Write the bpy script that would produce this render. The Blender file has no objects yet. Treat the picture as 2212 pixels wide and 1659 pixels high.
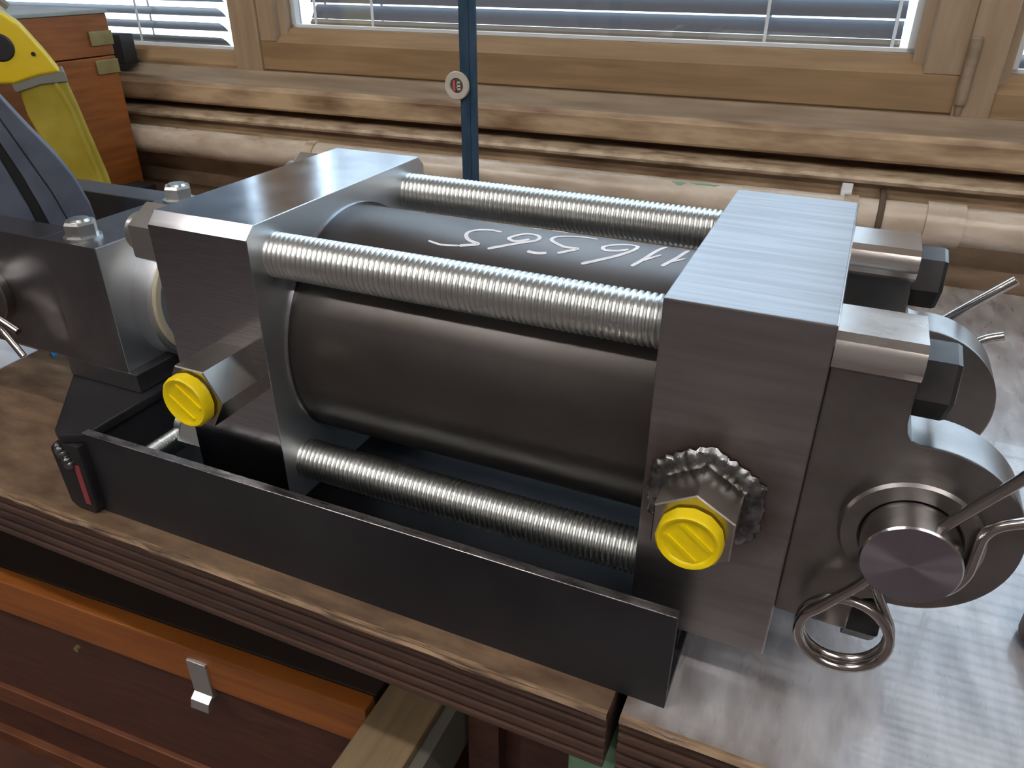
import bpy, bmesh, math, random
from mathutils import Vector, Matrix
random.seed(7)
sc = bpy.context.scene
C = sc.collection
R = math.radians
PI = math.pi

# ------------------------------------------------------------------ camera
YAW, PITCH, ROLL = -0.41432, 0.50977, 0.00406
cam = bpy.data.cameras.new('camera')
cam.sensor_width = 36.0
cam.lens = 1648.7 / 2212 * 36.0
cam.clip_start = 0.01
co = bpy.data.objects.new('camera', cam)
C.objects.link(co)
_f = Vector((math.sin(YAW) * math.cos(PITCH), math.cos(YAW) * math.cos(PITCH), -math.sin(PITCH)))
_r = Vector((math.cos(YAW), -math.sin(YAW), 0))
_u = _r.cross(_f)
_r2 = math.cos(ROLL) * _r + math.sin(ROLL) * _u
_u2 = -math.sin(ROLL) * _r + math.cos(ROLL) * _u
m = Matrix((_r2, _u2, -_f)).transposed().to_4x4()
m.translation = Vector((0.05741, -0.2758, 0.2850))
co.matrix_world = m
sc.camera = co

# ------------------------------------------------------------------ world / light / exposure
w = bpy.data.worlds.new('overcast_sky')
sc.world = w
w.use_nodes = True
bg = w.node_tree.nodes['Background']
bg.inputs[0].default_value = (0.62, 0.81, 1.0, 1)
bg.inputs[1].default_value = 4.5
vs = sc.view_settings
vs.view_transform = 'Standard'
vs.look = 'None'
vs.gamma = 1
vs.use_curve_mapping = False
vs.exposure = 0.0
WIN_ROT = R(1.2)           # the window wall is a touch out of square with the cylinder
PIV = Vector((0.15, 0.65, 0))


def wall_mat():
    return Matrix.Translation(PIV) @ Matrix.Rotation(WIN_ROT, 4, 'Z') @ Matrix.Translation(-PIV)


def portal(name, x0, x1, z0, z1):
    l = bpy.data.lights.new(name, 'AREA')
    l.shape = 'RECTANGLE'
    l.size, l.size_y = x1 - x0, z1 - z0
    l.cycles.is_portal = True
    o = bpy.data.objects.new(name, l)
    C.objects.link(o)
    o.matrix_world = wall_mat() @ Matrix.Translation(((x0 + x1) / 2, 0.80, (z0 + z1) / 2)) @ Matrix.Rotation(R(-90), 4, 'X')
    return o


WIN_TOP = 1.25
portal('window_portal', -1.55, -0.80, 0.13, WIN_TOP)
portal('window_portal', -0.71, 0.094, 0.19, WIN_TOP)
portal('window_portal', 0.168, 1.0, 0.13, WIN_TOP)


# ------------------------------------------------------------------ material helpers
def mat(name, col, rough=0.5, metal=0.0, var=0.0, scale=30.0, stretch=(1, 1, 1), col2=None, rvar=0.0, bump=0.0,
        bscale=None, bstretch=None, spec=0.5, detail=4.0, ramp=(0.35, 0.65), coat=0.0, aniso=0.0):
    M = bpy.data.materials.new(name)
    M.use_nodes = True
    nt = M.node_tree
    N, L = nt.nodes, nt.links
    b = N['Principled BSDF']
    b.inputs['Base Color'].default_value = (*col, 1)
    b.inputs['Roughness'].default_value = rough
    b.inputs['Metallic'].default_value = metal
    b.inputs['Specular IOR Level'].default_value = spec
    b.inputs['Coat Weight'].default_value = coat
    b.inputs['Anisotropic'].default_value = aniso
    tc = N.new('ShaderNodeTexCoord')

    def noise(sc_, st, det=detail):
        mp = N.new('ShaderNodeMapping')
        mp.inputs['Scale'].default_value = st
        L.new(tc.outputs['Object'], mp.inputs[0])
        n = N.new('ShaderNodeTexNoise')
        n.inputs['Scale'].default_value = sc_
        n.inputs['Detail'].default_value = det
        L.new(mp.outputs[0], n.inputs['Vector'])
        return n
    if col2 is not None:
        n = noise(scale, stretch)
        cr = N.new('ShaderNodeValToRGB')
        cr.color_ramp.elements[0].position = ramp[0]
        cr.color_ramp.elements[1].position = ramp[1]
        cr.color_ramp.elements[0].color = (*col, 1)
        cr.color_ramp.elements[1].color = (*col2, 1)
        L.new(n.outputs['Fac'], cr.inputs[0])
        L.new(cr.outputs[0], b.inputs['Base Color'])
        M['_cr'] = 1
    if rvar:
        n = noise(scale * 1.3, stretch)
        mr = N.new('ShaderNodeMapRange')
        mr.inputs['From Min'].default_value = 0.3
        mr.inputs['From Max'].default_value = 0.7
        mr.inputs['To Min'].default_value = max(0.02, rough - rvar)
        mr.inputs['To Max'].default_value = rough + rvar
        L.new(n.outputs['Fac'], mr.inputs[0])
        L.new(mr.outputs[0], b.inputs['Roughness'])
    if bump:
        n = noise(bscale or scale, bstretch or stretch)
        bp = N.new('ShaderNodeBump')
        bp.inputs['Strength'].default_value = bump
        bp.inputs['Distance'].default_value = 0.001
        L.new(n.outputs['Fac'], bp.inputs['Height'])
        L.new(bp.outputs[0], b.inputs['Normal'])
    return M


M = {}
M['block'] = mat('milled_steel', (0.36, 0.345, 0.347), 0.36, 1.0, scale=240, stretch=(0.06, 1, 0.6), col2=(0.45, 0.435, 0.44), detail=2)
M['ground'] = mat('ground_steel', (0.46, 0.46, 0.48), 0.17, 1.0, scale=40, stretch=(1, 1, 25), col2=(0.56, 0.56, 0.58), rvar=0.03)
M['lit_steel'] = mat('window_lit_steel', (0.66, 0.68, 0.70), 0.40, 1.0)  # pale base puts reflected window light into the colour
M['tube'] = mat('drawn_steel_tube', (0.10, 0.09, 0.084), 0.36, 0.85, scale=9, stretch=(1, 1.5, 1.5), col2=(0.15, 0.136, 0.128), rvar=0.04)
M['zinc'] = mat('zinc_plating', (0.80, 0.83, 0.81), 0.30, 1.0)
M['bracket'] = mat('cut_steel_plate', (0.24, 0.225, 0.215), 0.32, 0.95, scale=45, col2=(0.31, 0.295, 0.285))
M['fork'] = mat('dark_milled_steel', (0.22, 0.21, 0.22), 0.30, 0.95, scale=35, col2=(0.27, 0.26, 0.27))
M['boss'] = mat('bright_ground_steel', (0.62, 0.58, 0.54), 0.24, 1.0, scale=20, stretch=(1, 2, 2), col2=(0.72, 0.69, 0.66), rvar=0.05, bump=0.02, bscale=110)
M['bolt'] = mat('black_oxide_bolt', (0.035, 0.035, 0.037), 0.33, 0.6, scale=60, col2=(0.06, 0.058, 0.055), rvar=0.06)
M['pin'] = mat('turned_steel', (0.55, 0.54, 0.54), 0.2, 1.0, scale=60, col2=(0.64, 0.63, 0.62), rvar=0.04)
M['pinface'] = mat('turned_end_face', (0.40, 0.38, 0.42), 0.34, 1.0, aniso=0.85)
_nt = M['pinface'].node_tree
_tg = _nt.nodes.new('ShaderNodeTangent')
_tg.direction_type = 'RADIAL'
_tg.axis = 'Y'
_nt.links.new(_tg.outputs[0], _nt.nodes['Principled BSDF'].inputs['Tangent'])
M['wire'] = mat('spring_steel_wire', (0.50, 0.46, 0.43), 0.18, 1.0, scale=60, col2=(0.58, 0.55, 0.52))
M['tray'] = mat('black_mill_scale_steel', (0.016, 0.016, 0.019), 0.40, 0.3, scale=14, col2=(0.034, 0.033, 0.036), rvar=0.05)
M['cutedge'] = mat('bare_cut_edge', (0.20, 0.19, 0.19), 0.3, 0.95, scale=60, stretch=(1, 4, 4), col2=(0.42, 0.41, 0.41), rvar=0.1, bump=0.1, bscale=150)
M['weld'] = mat('weld_metal', (0.10, 0.10, 0.10), 0.3, 0.95, scale=160, col2=(0.30, 0.30, 0.30), rvar=0.12, bump=0.5, bscale=260)
M['hexfit'] = mat('hex_bar_steel', (0.44, 0.41, 0.37), 0.24, 1.0, scale=60, col2=(0.48, 0.45, 0.41))
M['cap'] = mat('yellow_plastic', (0.96, 0.72, 0.0), 0.42, 0.0, scale=60, col2=(0.98, 0.76, 0.0))
M['chalk_and_glint'] = mat('white_marker_and_glint', (0.92, 0.90, 0.92), 0.6, 0.0, scale=200, col2=(0.80, 0.78, 0.79))
M['seal'] = mat('cream_seal', (0.72, 0.64, 0.46), 0.45)
M['red'] = mat('red_paint_mark', (0.30, 0.05, 0.06), 0.55)
M['oak'] = mat('stained_benchtop', (0.075, 0.044, 0.026), 0.5, 0.0, scale=14, stretch=(2.5, 6, 6), col2=(0.235, 0.15, 0.09), ramp=(0.25, 0.75), rvar=0.10, bump=0.2, bscale=60, bstretch=(2, 10, 10))
M['pale'] = mat('worn_oily_benchtop', (0.17, 0.145, 0.135), 0.30, 0.0, scale=16, stretch=(4.5, 1.3, 4.5), col2=(0.52, 0.51, 0.515), ramp=(0.22, 0.68), detail=8, rvar=0.05, bump=0.08, bscale=70, bstretch=(6, 2, 6), spec=0.8, coat=0.5)
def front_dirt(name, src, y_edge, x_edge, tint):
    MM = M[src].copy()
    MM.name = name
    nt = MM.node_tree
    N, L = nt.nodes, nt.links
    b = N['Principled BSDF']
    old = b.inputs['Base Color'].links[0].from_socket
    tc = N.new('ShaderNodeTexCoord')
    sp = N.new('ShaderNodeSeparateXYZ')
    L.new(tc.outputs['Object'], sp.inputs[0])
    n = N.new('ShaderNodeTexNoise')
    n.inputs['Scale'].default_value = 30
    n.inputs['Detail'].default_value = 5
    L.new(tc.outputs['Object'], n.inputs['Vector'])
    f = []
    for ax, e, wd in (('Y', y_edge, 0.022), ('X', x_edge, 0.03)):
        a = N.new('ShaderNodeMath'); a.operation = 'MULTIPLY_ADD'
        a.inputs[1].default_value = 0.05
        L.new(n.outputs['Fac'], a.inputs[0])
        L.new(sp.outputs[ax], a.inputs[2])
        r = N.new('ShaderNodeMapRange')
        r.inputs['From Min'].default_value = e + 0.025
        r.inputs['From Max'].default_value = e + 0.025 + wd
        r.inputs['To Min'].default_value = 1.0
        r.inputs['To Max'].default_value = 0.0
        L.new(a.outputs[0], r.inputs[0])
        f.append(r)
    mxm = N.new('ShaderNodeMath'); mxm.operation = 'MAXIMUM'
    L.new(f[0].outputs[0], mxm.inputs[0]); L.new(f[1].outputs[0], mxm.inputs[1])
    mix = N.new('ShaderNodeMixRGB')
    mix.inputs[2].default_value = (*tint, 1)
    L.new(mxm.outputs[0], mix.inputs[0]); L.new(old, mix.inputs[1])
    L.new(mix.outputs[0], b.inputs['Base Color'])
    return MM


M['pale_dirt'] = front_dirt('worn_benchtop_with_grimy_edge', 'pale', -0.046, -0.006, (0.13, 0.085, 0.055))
M['ply'] = mat('ply_edge', (0.042, 0.022, 0.016), 0.62, 0.0, scale=8, stretch=(1, 20, 20), col2=(0.095, 0.05, 0.034), bump=0.15, bscale=80)
M['plyedge'] = mat('worn_top_edge', (0.10, 0.06, 0.034), 0.5, 0.0, scale=40, stretch=(1, 6, 6), col2=(0.36, 0.24, 0.14), bump=0.5, bscale=90)
M['chest'] = mat('orange_varnished_wood', (0.23, 0.066, 0.010), 0.42, 0.0, scale=8, stretch=(1, 2, 20), col2=(0.32, 0.105, 0.018), bump=0.06, bscale=60, bstretch=(1, 2, 14))
M['redwood'] = mat('dark_red_panel', (0.055, 0.018, 0.010), 0.5, 0.0, scale=10, stretch=(2, 2, 16), col2=(0.09, 0.032, 0.018), bump=0.05)
M['dark_lid'] = mat('blackened_lid', (0.022, 0.013, 0.009), 0.6)
M['railwood'] = mat('red_brown_rail', (0.11, 0.034, 0.012), 0.5, scale=10, stretch=(2, 2, 16), col2=(0.16, 0.052, 0.018))
M['sheen_top'] = mat('window_sheen_lid_top', (0.32, 0.36, 0.34), 0.35, scale=20, col2=(0.40, 0.43, 0.42))  # grey base colour stands in for window light reflected off the lid
M['brass'] = mat('tarnished_brass', (0.28, 0.24, 0.10), 0.4, 0.6, scale=60, col2=(0.36, 0.30, 0.14))
M['beam'] = mat('pale_pine', (0.19, 0.13, 0.07), 0.6, scale=10, stretch=(14, 1, 14), col2=(0.27, 0.19, 0.105), bump=0.1)
M['beamgrey'] = mat('grey_bearer_side', (0.12, 0.11, 0.09), 0.7)
M['green'] = mat('green_paint', (0.15, 0.30, 0.18), 0.5, scale=30, col2=(0.19, 0.35, 0.22))
M['frame'] = mat('old_varnished_pine', (0.235, 0.15, 0.075), 0.42, scale=7, stretch=(1.2, 14, 14), col2=(0.32, 0.21, 0.11), rvar=0.06, bump=0.05)
M['framev'] = mat('old_varnished_pine_upright', (0.29, 0.205, 0.13), 0.42, scale=7, stretch=(14, 14, 1.2), col2=(0.37, 0.275, 0.18), rvar=0.06, bump=0.05)
M['framegrey'] = mat('greyed_window_frame', (0.23, 0.17, 0.115), 0.5, scale=9, stretch=(1, 8, 8), col2=(0.34, 0.265, 0.185), bump=0.08)
M['sill'] = mat('stained_sill', (0.17, 0.095, 0.05), 0.5, scale=11, stretch=(1.0, 5, 5), col2=(0.50, 0.37, 0.23), rvar=0.06, bump=0.35, bscale=60, bstretch=(1, 4, 4), ramp=(0.30, 0.62), detail=7)
M['bead'] = mat('chipped_cream_paint', (0.22, 0.14, 0.085), 0.45, scale=30, stretch=(1, 2, 2), col2=(0.56, 0.45, 0.31), bump=0.5, ramp=(0.32, 0.58))
M['pipe'] = mat('cream_painted_pipe', (0.46, 0.37, 0.27), 0.28, scale=14, stretch=(1, 3, 3), col2=(0.70, 0.61, 0.50), rvar=0.05, bump=0.06)
M['wall'] = mat('ochre_wall_paint', (0.30, 0.205, 0.13), 0.6, scale=14, stretch=(1, 3, 3), col2=(0.52, 0.39, 0.26), bump=0.2)
M['rust'] = mat('grimy_bracket', (0.09, 0.06, 0.035), 0.6)
M['blind'] = mat('grey_blind_slat', (0.13, 0.135, 0.15), 0.38, 0.15)
M['rail'] = mat('bronze_blind_rail', (0.40, 0.32, 0.24), 0.3, 0.7)
M['cord'] = mat('white_ladder_cord', (0.8, 0.82, 0.84), 0.6)
M['edgewhite'] = mat('white_glazing_bead', (0.72, 0.76, 0.78), 0.5)
M['bluebar'] = mat('chipped_blue_paint', (0.016, 0.045, 0.085), 0.42, scale=40, stretch=(3, 3, 1), col2=(0.034, 0.072, 0.115), bump=0.15, rvar=0.06)
M['badge'] = mat('badge_rim', (0.50, 0.46, 0.38), 0.5, scale=40, col2=(0.6, 0.56, 0.48))
M['badgedark'] = mat('badge_centre', (0.09, 0.075, 0.08), 0.5)
M['badgered'] = mat('badge_red', (0.55, 0.12, 0.10), 0.5)
M['yellow'] = mat('bright_yellow_paint', (0.80, 0.56, 0.01), 0.42, scale=14, col2=(0.86, 0.64, 0.04), bump=0.05)
M['olive'] = mat('dirty_yellow_paint', (0.30, 0.235, 0.012), 0.5, scale=16, col2=(0.46, 0.37, 0.05), bump=0.1)
M['greyband'] = mat('grey_worn_band', (0.22, 0.22, 0.19), 0.5)
M['blackplastic'] = mat('black_rubber', (0.02, 0.02, 0.022), 0.5)
M['strap'] = mat('slate_blue_rubber', (0.075, 0.09, 0.125), 0.55, scale=60, col2=(0.11, 0.125, 0.165), bump=0.1)
M['paper'] = mat('white_paper', (0.78, 0.78, 0.80), 0.7)
M['bluetape'] = mat('blue_scrap', (0.0, 0.22, 0.5), 0.5)
M['brown'] = mat('rusty_brown', (0.12, 0.05, 0.03), 0.5)
M['room'] = mat('room_wall_paint', (0.36, 0.33, 0.325), 0.8)
M['ceil'] = mat('room_ceiling_paint', (0.55, 0.53, 0.52), 0.8)
M['floor'] = mat('concrete_floor', (0.17, 0.145, 0.145), 0.7, scale=6, col2=(0.22, 0.19, 0.19))
gm = bpy.data.materials.new('window_glass')
gm.use_nodes = True
nt = gm.node_tree
nt.nodes.clear()
o_ = nt.nodes.new('ShaderNodeOutputMaterial')
mx = nt.nodes.new('ShaderNodeMixShader')
tr = nt.nodes.new('ShaderNodeBsdfTransparent')
gl = nt.nodes.new('ShaderNodeBsdfGlossy')
gl.inputs['Roughness'].default_value = 0.02
mx.inputs[0].default_value = 0.06
nt.links.new(tr.outputs[0], mx.inputs[1])
nt.links.new(gl.outputs[0], mx.inputs[2])
nt.links.new(mx.outputs[0], o_.inputs[0])
M['glass'] = gm
em = bpy.data.materials.new('lamp_tube')
em.use_nodes = True
eb = em.node_tree.nodes['Principled BSDF']
eb.inputs['Emission Color'].default_value = (1.0, 0.94, 0.90, 1)
eb.inputs['Emission Strength'].default_value = 62.0
M['lamp'] = em


# heat tint round the welded port on the milled block (a stain with its own shape)
def heat_tint(name, src, centre, r0, r1, tint):
    MM = M[src].copy()
    MM.name = name
    nt = MM.node_tree
    N, L = nt.nodes, nt.links
    b = N['Principled BSDF']
    old = b.inputs['Base Color'].links[0].from_socket
    tc = N.new('ShaderNodeTexCoord')
    n = N.new('ShaderNodeTexNoise')
    n.inputs['Scale'].default_value = 60
    L.new(tc.outputs['Object'], n.inputs['Vector'])
    vm = N.new('ShaderNodeVectorMath')
    vm.operation = 'DISTANCE'
    vm.inputs[1].default_value = centre
    L.new(tc.outputs['Object'], vm.inputs[0])
    ad = N.new('ShaderNodeMath')
    ad.operation = 'MULTIPLY_ADD'
    ad.inputs[1].default_value = 0.012
    L.new(n.outputs['Fac'], ad.inputs[0])
    L.new(vm.outputs['Value'], ad.inputs[2])
    mr = N.new('ShaderNodeMapRange')
    mr.inputs['From Min'].default_value = r0
    mr.inputs['From Max'].default_value = r1
    mr.inputs['To Min'].default_value = 0.85
    mr.inputs['To Max'].default_value = 0.0
    L.new(ad.outputs[0], mr.inputs[0])
    mix = N.new('ShaderNodeMixRGB')
    mix.inputs[2].default_value = (*tint, 1)
    L.new(mr.outputs[0], mix.inputs[0])
    L.new(old, mix.inputs[1])
    L.new(mix.outputs[0], b.inputs['Base Color'])
    return MM


M['blockR'] = heat_tint('heat_tinted_milled_steel', 'block', (0.027, 0.0, 0.082), 0.030, 0.046, (0.16, 0.115, 0.10))


# ------------------------------------------------------------------ mesh helpers
def new_bm():
    return bmesh.new()


def add_box(bm, x0, x1, y0, y1, z0, z1):
    vs_ = [bm.verts.new(p) for p in ((x0, y0, z0), (x1, y0, z0), (x1, y1, z0), (x0, y1, z0), (x0, y0, z1), (x1, y0, z1), (x1, y1, z1), (x0, y1, z1))]
    for f in ((0, 3, 2, 1), (4, 5, 6, 7), (0, 1, 5, 4), (1, 2, 6, 5), (2, 3, 7, 6), (3, 0, 4, 7)):
        bm.faces.new([vs_[i] for i in f])


def add_prism(bm, pts, axis, a, b):
    """polygon pts extruded along axis 0/1/2 from a to b. pts are the two other coords in cyclic-free order (x,y)->(i,j)"""
    def P(p, t):
        q = list(p)
        q.insert(axis, t)
        return q
    va = [bm.verts.new(P(p, a)) for p in pts]
    vb = [bm.verts.new(P(p, b)) for p in pts]
    n = len(pts)
    bm.faces.new(va)
    bm.faces.new(vb[::-1])
    for i in range(n):
        bm.faces.new((va[i], vb[i], vb[(i + 1) % n], va[(i + 1) % n]))


def add_lathe(bm, prof, axis, centre, seg=48, a0=0.0):
    """prof: list of (t along axis, radius). closed by end caps"""
    o = [i for i in range(3) if i != axis]
    rings = []
    for t, r in prof:
        ring = []
        for k in range(seg):
            a = a0 + 2 * PI * k / seg
            p = [0, 0, 0]
            p[axis] = t
            p[o[0]] = centre[0] + r * math.cos(a)
            p[o[1]] = centre[1] + r * math.sin(a)
            ring.append(bm.verts.new(p))
        rings.append(ring)
    for i in range(len(rings) - 1):
        for k in range(seg):
            bm.faces.new((rings[i][k], rings[i][(k + 1) % seg], rings[i + 1][(k + 1) % seg], rings[i + 1][k]))
    bm.faces.new(rings[0][::-1])
    bm.faces.new(rings[-1])


def add_ring(bm, prof, axis, centre, seg=48):
    """closed profile (t, r) revolved"""
    o = [i for i in range(3) if i != axis]
    rings = []
    for k in range(seg):
        a = 2 * PI * k / seg
        ring = []
        for t, r in prof:
            p = [0, 0, 0]
            p[axis] = t
            p[o[0]] = centre[0] + r * math.cos(a)
            p[o[1]] = centre[1] + r * math.sin(a)
            ring.append(bm.verts.new(p))
        rings.append(ring)
    n = len(prof)
    for k in range(seg):
        A, B = rings[k], rings[(k + 1) % seg]
        for i in range(n):
            bm.faces.new((A[i], A[(i + 1) % n], B[(i + 1) % n], B[i]))


def smooth_path(pts, sub=6):
    P = [Vector(p) for p in pts]
    out = []
    for i in range(len(P) - 1):
        p0, p1, p2, p3 = P[max(i - 1, 0)], P[i], P[i + 1], P[min(i + 2, len(P) - 1)]
        for k in range(sub):
            t = k / sub
            out.append(0.5 * ((2 * p1) + (-p0 + p2) * t + (2 * p0 - 5 * p1 + 4 * p2 - p3) * t * t + (-p0 + 3 * p1 - 3 * p2 + p3) * t ** 3))
    out.append(P[-1])
    return out


def add_tube(bm, pts, r, seg=10):
    P = [Vector(p) for p in pts]
    prev = None
    rings = []
    for i, p in enumerate(P):
        d = (P[min(i + 1, len(P) - 1)] - P[max(i - 1, 0)]).normalized()
        if prev is None:
            prev = d.orthogonal().normalized()
        u = (prev - d * prev.dot(d)).normalized()
        prev = u
        v = d.cross(u)
        rr = r[i] if isinstance(r, (list, tuple)) else r
        rings.append([bm.verts.new(p + rr * (u * math.cos(2 * PI * k / seg) + v * math.sin(2 * PI * k / seg))) for k in range(seg)])
    for i in range(len(rings) - 1):
        for k in range(seg):
            bm.faces.new((rings[i][k], rings[i][(k + 1) % seg], rings[i + 1][(k + 1) % seg], rings[i + 1][k]))
    bm.faces.new(rings[0][::-1])
    bm.faces.new(rings[-1])


def add_sweep(bm, pts, half_u, half_n, up):
    """rectangular band swept along pts; up = constant width direction"""
    P = [Vector(p) for p in pts]
    up = Vector(up).normalized()
    rings = []
    for i, p in enumerate(P):
        d = (P[min(i + 1, len(P) - 1)] - P[max(i - 1, 0)]).normalized()
        n = d.cross(up).normalized()
        hu = half_u[i] if isinstance(half_u, list) else half_u
        hn = half_n[i] if isinstance(half_n, list) else half_n
        rings.append([bm.verts.new(p + a * hn * n + b * hu * up) for a, b in ((-1, -1), (1, -1), (1, 1), (-1, 1))])
    for i in range(len(rings) - 1):
        for k in range(4):
            bm.faces.new((rings[i][k], rings[i][(k + 1) % 4], rings[i + 1][(k + 1) % 4], rings[i + 1][k]))
    bm.faces.new(rings[0][::-1])
    bm.faces.new(rings[-1])


def bevel(bm, off, seg=2, ang=0.5):
    bmesh.ops.recalc_face_normals(bm, faces=bm.faces)
    ed = [e for e in bm.edges if len(e.link_faces) == 2 and e.calc_face_angle(0) > ang]
    bmesh.ops.bevel(bm, geom=ed, offset=off, segments=seg, profile=0.5, affect='EDGES', clamp_overlap=True)


def obj(name, bm, m_, parent=None, sharp=32):
    bmesh.ops.recalc_face_normals(bm, faces=bm.faces)
    me = bpy.data.meshes.new(name)
    bm.to_mesh(me)
    bm.free()
    ms = m_ if isinstance(m_, (list, tuple)) else [m_]
    for mm in ms:
        me.materials.append(M[mm] if isinstance(mm, str) else mm)
    for p in me.polygons:
        p.use_smooth = True
    me.set_sharp_from_angle(angle=R(sharp))
    o = bpy.data.objects.new(name, me)
    if len(me.polygons) < 3000:
        wn = o.modifiers.new('weighted_normal', 'WEIGHTED_NORMAL')
        wn.keep_sharp = True
        wn.weight = 100
    C.objects.link(o)
    if parent is not None:
        o.parent = parent
    return o


def box(name, ext, m_, parent=None, bev=0.0, seg=2):
    bm = new_bm()
    add_box(bm, *ext)
    if bev:
        bevel(bm, bev, seg)
    return obj(name, bm, m_, parent)


def tag(o, label, cat, group=None):
    o['label'] = label
    o['category'] = cat
    if group:
        o['group'] = group
    return o


def thing(name, label, cat, loc=(0, 0, 0), group=None):
    o = bpy.data.objects.new(name, None)
    o.empty_display_size = 0.02
    C.objects.link(o)
    o.location = loc
    return tag(o, label, cat, group)


def struct(o):
    o['kind'] = 'structure'
    return o


def onwall(o):
    o.matrix_world = wall_mat()
    return o


ZB = -0.030     # bench top


# meshes of the cylinder are modelled in world coordinates; its Empty sits at the tray floor
def rebase(root):
    """move children of an Empty that were modelled in world coordinates"""
    bpy.context.view_layer.update()
    inv = root.matrix_world.inverted()
    for ch in root.children:
        ch.matrix_parent_inverse = inv


# ------------------------------------------------------------------ ROOM SHELL
FLOOR = -0.90
struct(box('floor', (-4, 3, -4, 0.9, FLOOR - 0.1, FLOOR), 'floor'))
struct(box('ceiling', (-4, 3, -4, 1.0, 1.75, 1.85), 'ceil'))
struct(box('wall_left', (-4.1, -4.0, -4, 1.0, FLOOR, 1.75), 'room'))
struct(box('wall_right', (3.0, 3.1, -4, 1.0, FLOOR, 1.75), 'room'))
struct(box('wall_front', (-4, 3, -4.1, -4.0, FLOOR, 1.75), 'room'))

# window wall (below, above and beside the window strip)
bm = new_bm()
add_box(bm, -4.2, 3.2, 0.650, 0.80, FLOOR, 0.060)
add_box(bm, -4.2, 3.2, 0.690, 0.80, 0.060, 0.128)
add_box(bm, -4.2, 3.2, 0.690, 0.80, WIN_TOP + 0.06, 1.75)
add_box(bm, -4.2, -1.62, 0.690, 0.80, 0.12, WIN_TOP + 0.08)
add_box(bm, 1.06, 3.2, 0.690, 0.80, 0.12, WIN_TOP + 0.08)
wb = onwall(struct(obj('wall_back', bm, 'wall')))

XL, XR = -1.70, 1.15
# skirting board under the nosing, nosing bead, sill board, sloping ledge
bm = new_bm(); add_box(bm, -2.2, 1.6, 0.640, 0.690, 0.048, 0.0745); bevel(bm, 0.002)
onwall(struct(obj('trim_1', bm, 'sill')))
bm = new_bm()
add_prism(bm, [(0.690, 0.0725), (0.634, 0.0725), (0.6295, 0.0745), (0.628, 0.078), (0.630, 0.0815), (0.636, 0.0835), (0.690, 0.0840)], 0, -2.2, 1.6)
onwall(struct(obj('trim_2', bm, 'bead')))
bm = new_bm()
add_prism(bm, [(0.700, 0.094), (0.647, 0.094), (0.645, 0.097), (0.645, 0.118), (0.650, 0.124), (0.700, 0.126)], 0, -2.2, 1.6)
onwall(struct(obj('trim_3', bm, 'sill')))
bm = new_bm()
add_prism(bm, [(0.760, 0.112), (0.652, 0.112), (0.652, 0.124), (0.674, 0.131), (0.682, 0.140), (0.760, 0.142)], 0, XL, XR)
onwall(struct(obj('trim_4', bm, 'framegrey')))


def window(name, x0, x1, zb, steps, mats_='frame'):
    """sash with bottom rail, stiles, top rail, pane. x0,x1 outer"""
    root = bpy.data.objects.new(name, None)
    C.objects.link(root)
    struct(root)
    lw, rw = steps
    bm = new_bm()
    add_prism(bm, [(0.735, zb), (0.690, zb), (0.688, zb + 0.002), (0.688, zb + 0.038), (0.692, zb + 0.042), (0.706, zb + 0.056), (0.735, zb + 0.057)], 0, x0, x1)
    obj('bottom_rail', bm, mats_, root)
    bm = new_bm(); add_box(bm, x0, x1, 0.688, 0.735, WIN_TOP, WIN_TOP + 0.055); bevel(bm, 0.003)
    obj('top_rail', bm, mats_, root)
    for a, b, s in ((x0, x0 + lw, 1), (x1 - rw, x1, -1)):
        bm = new_bm()
        e = 0.013
        if s > 0:
            pr = [(a, 0.735), (a, 0.688), (b - e, 0.688), (b - e + 0.003, 0.696), (b, 0.699), (b, 0.735)]
        else:
            pr = [(a, 0.735), (a, 0.699), (a + e - 0.003, 0.696), (a + e, 0.688), (b, 0.688), (b, 0.735)]
        add_prism(bm, pr, 2, zb + 0.0395, WIN_TOP + 0.002)
        obj('stile', bm, 'framev', root)
    # white glazing bead round the pane
    bm = new_bm()
    add_box(bm, x0 + lw, x0 + lw + 0.007, 0.712, 0.722, zb + 0.057, WIN_TOP)
    obj('glazing_bead', bm, 'edgewhite', root)
    bm = new_bm()
    add_box(bm, x1 - rw - 0.007, x1 - rw, 0.712, 0.722, zb + 0.057, WIN_TOP)
    obj('glazing_bead', bm, 'edgewhite', root)
    bm = new_bm()
    add_box(bm, x0 + lw, x1 - rw, 0.712, 0.722, zb + 0.0565, zb + 0.0605)
    obj('glazing_bead', bm, 'edgewhite', root)
    box('pane', (x0 + lw - 0.003, x1 - rw + 0.003, 0.7175, 0.7205, zb + 0.05, WIN_TOP + 0.005), 'glass', root)
    root.matrix_world = wall_mat()
    return root


window('window_1', -1.62, -0.800, 0.106, (0.04, 0.012))
w2 = window('window_2', -0.752, 0.141, 0.1405, (0.040, 0.047))
window('window_3', 0.178, 1.06, 0.125, (0.010, 0.04))
# hinge on the sash
bm = new_bm()
add_lathe(bm, [(0.150, 0.0045), (0.152, 0.006), (0.215, 0.006), (0.217, 0.0045)], 2, (0.1475, 0.684), 16)
add_lathe(bm, [(0.140, 0.003), (0.150, 0.004), (0.151, 0.003)], 2, (0.1475, 0.684), 12)
obj('hinge', bm, 'framegrey', w2)
# posts between the windows
for i, (a, b, mm) in enumerate(((-0.800, -0.752, 'framev'), (0.141, 0.178, 'framev'))):
    bm = new_bm(); add_box(bm, a, b, 0.684, 0.78, 0.128, WIN_TOP + 0.1); bevel(bm, 0.003)
    onwall(struct(obj('trim_%d' % (5 + i), bm, mm)))
bm = new_bm(); add_box(bm, XL, XR, 0.690, 0.80, WIN_TOP + 0.05, WIN_TOP + 0.09)
onwall(struct(obj('trim_7', bm, 'frame')))


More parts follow.
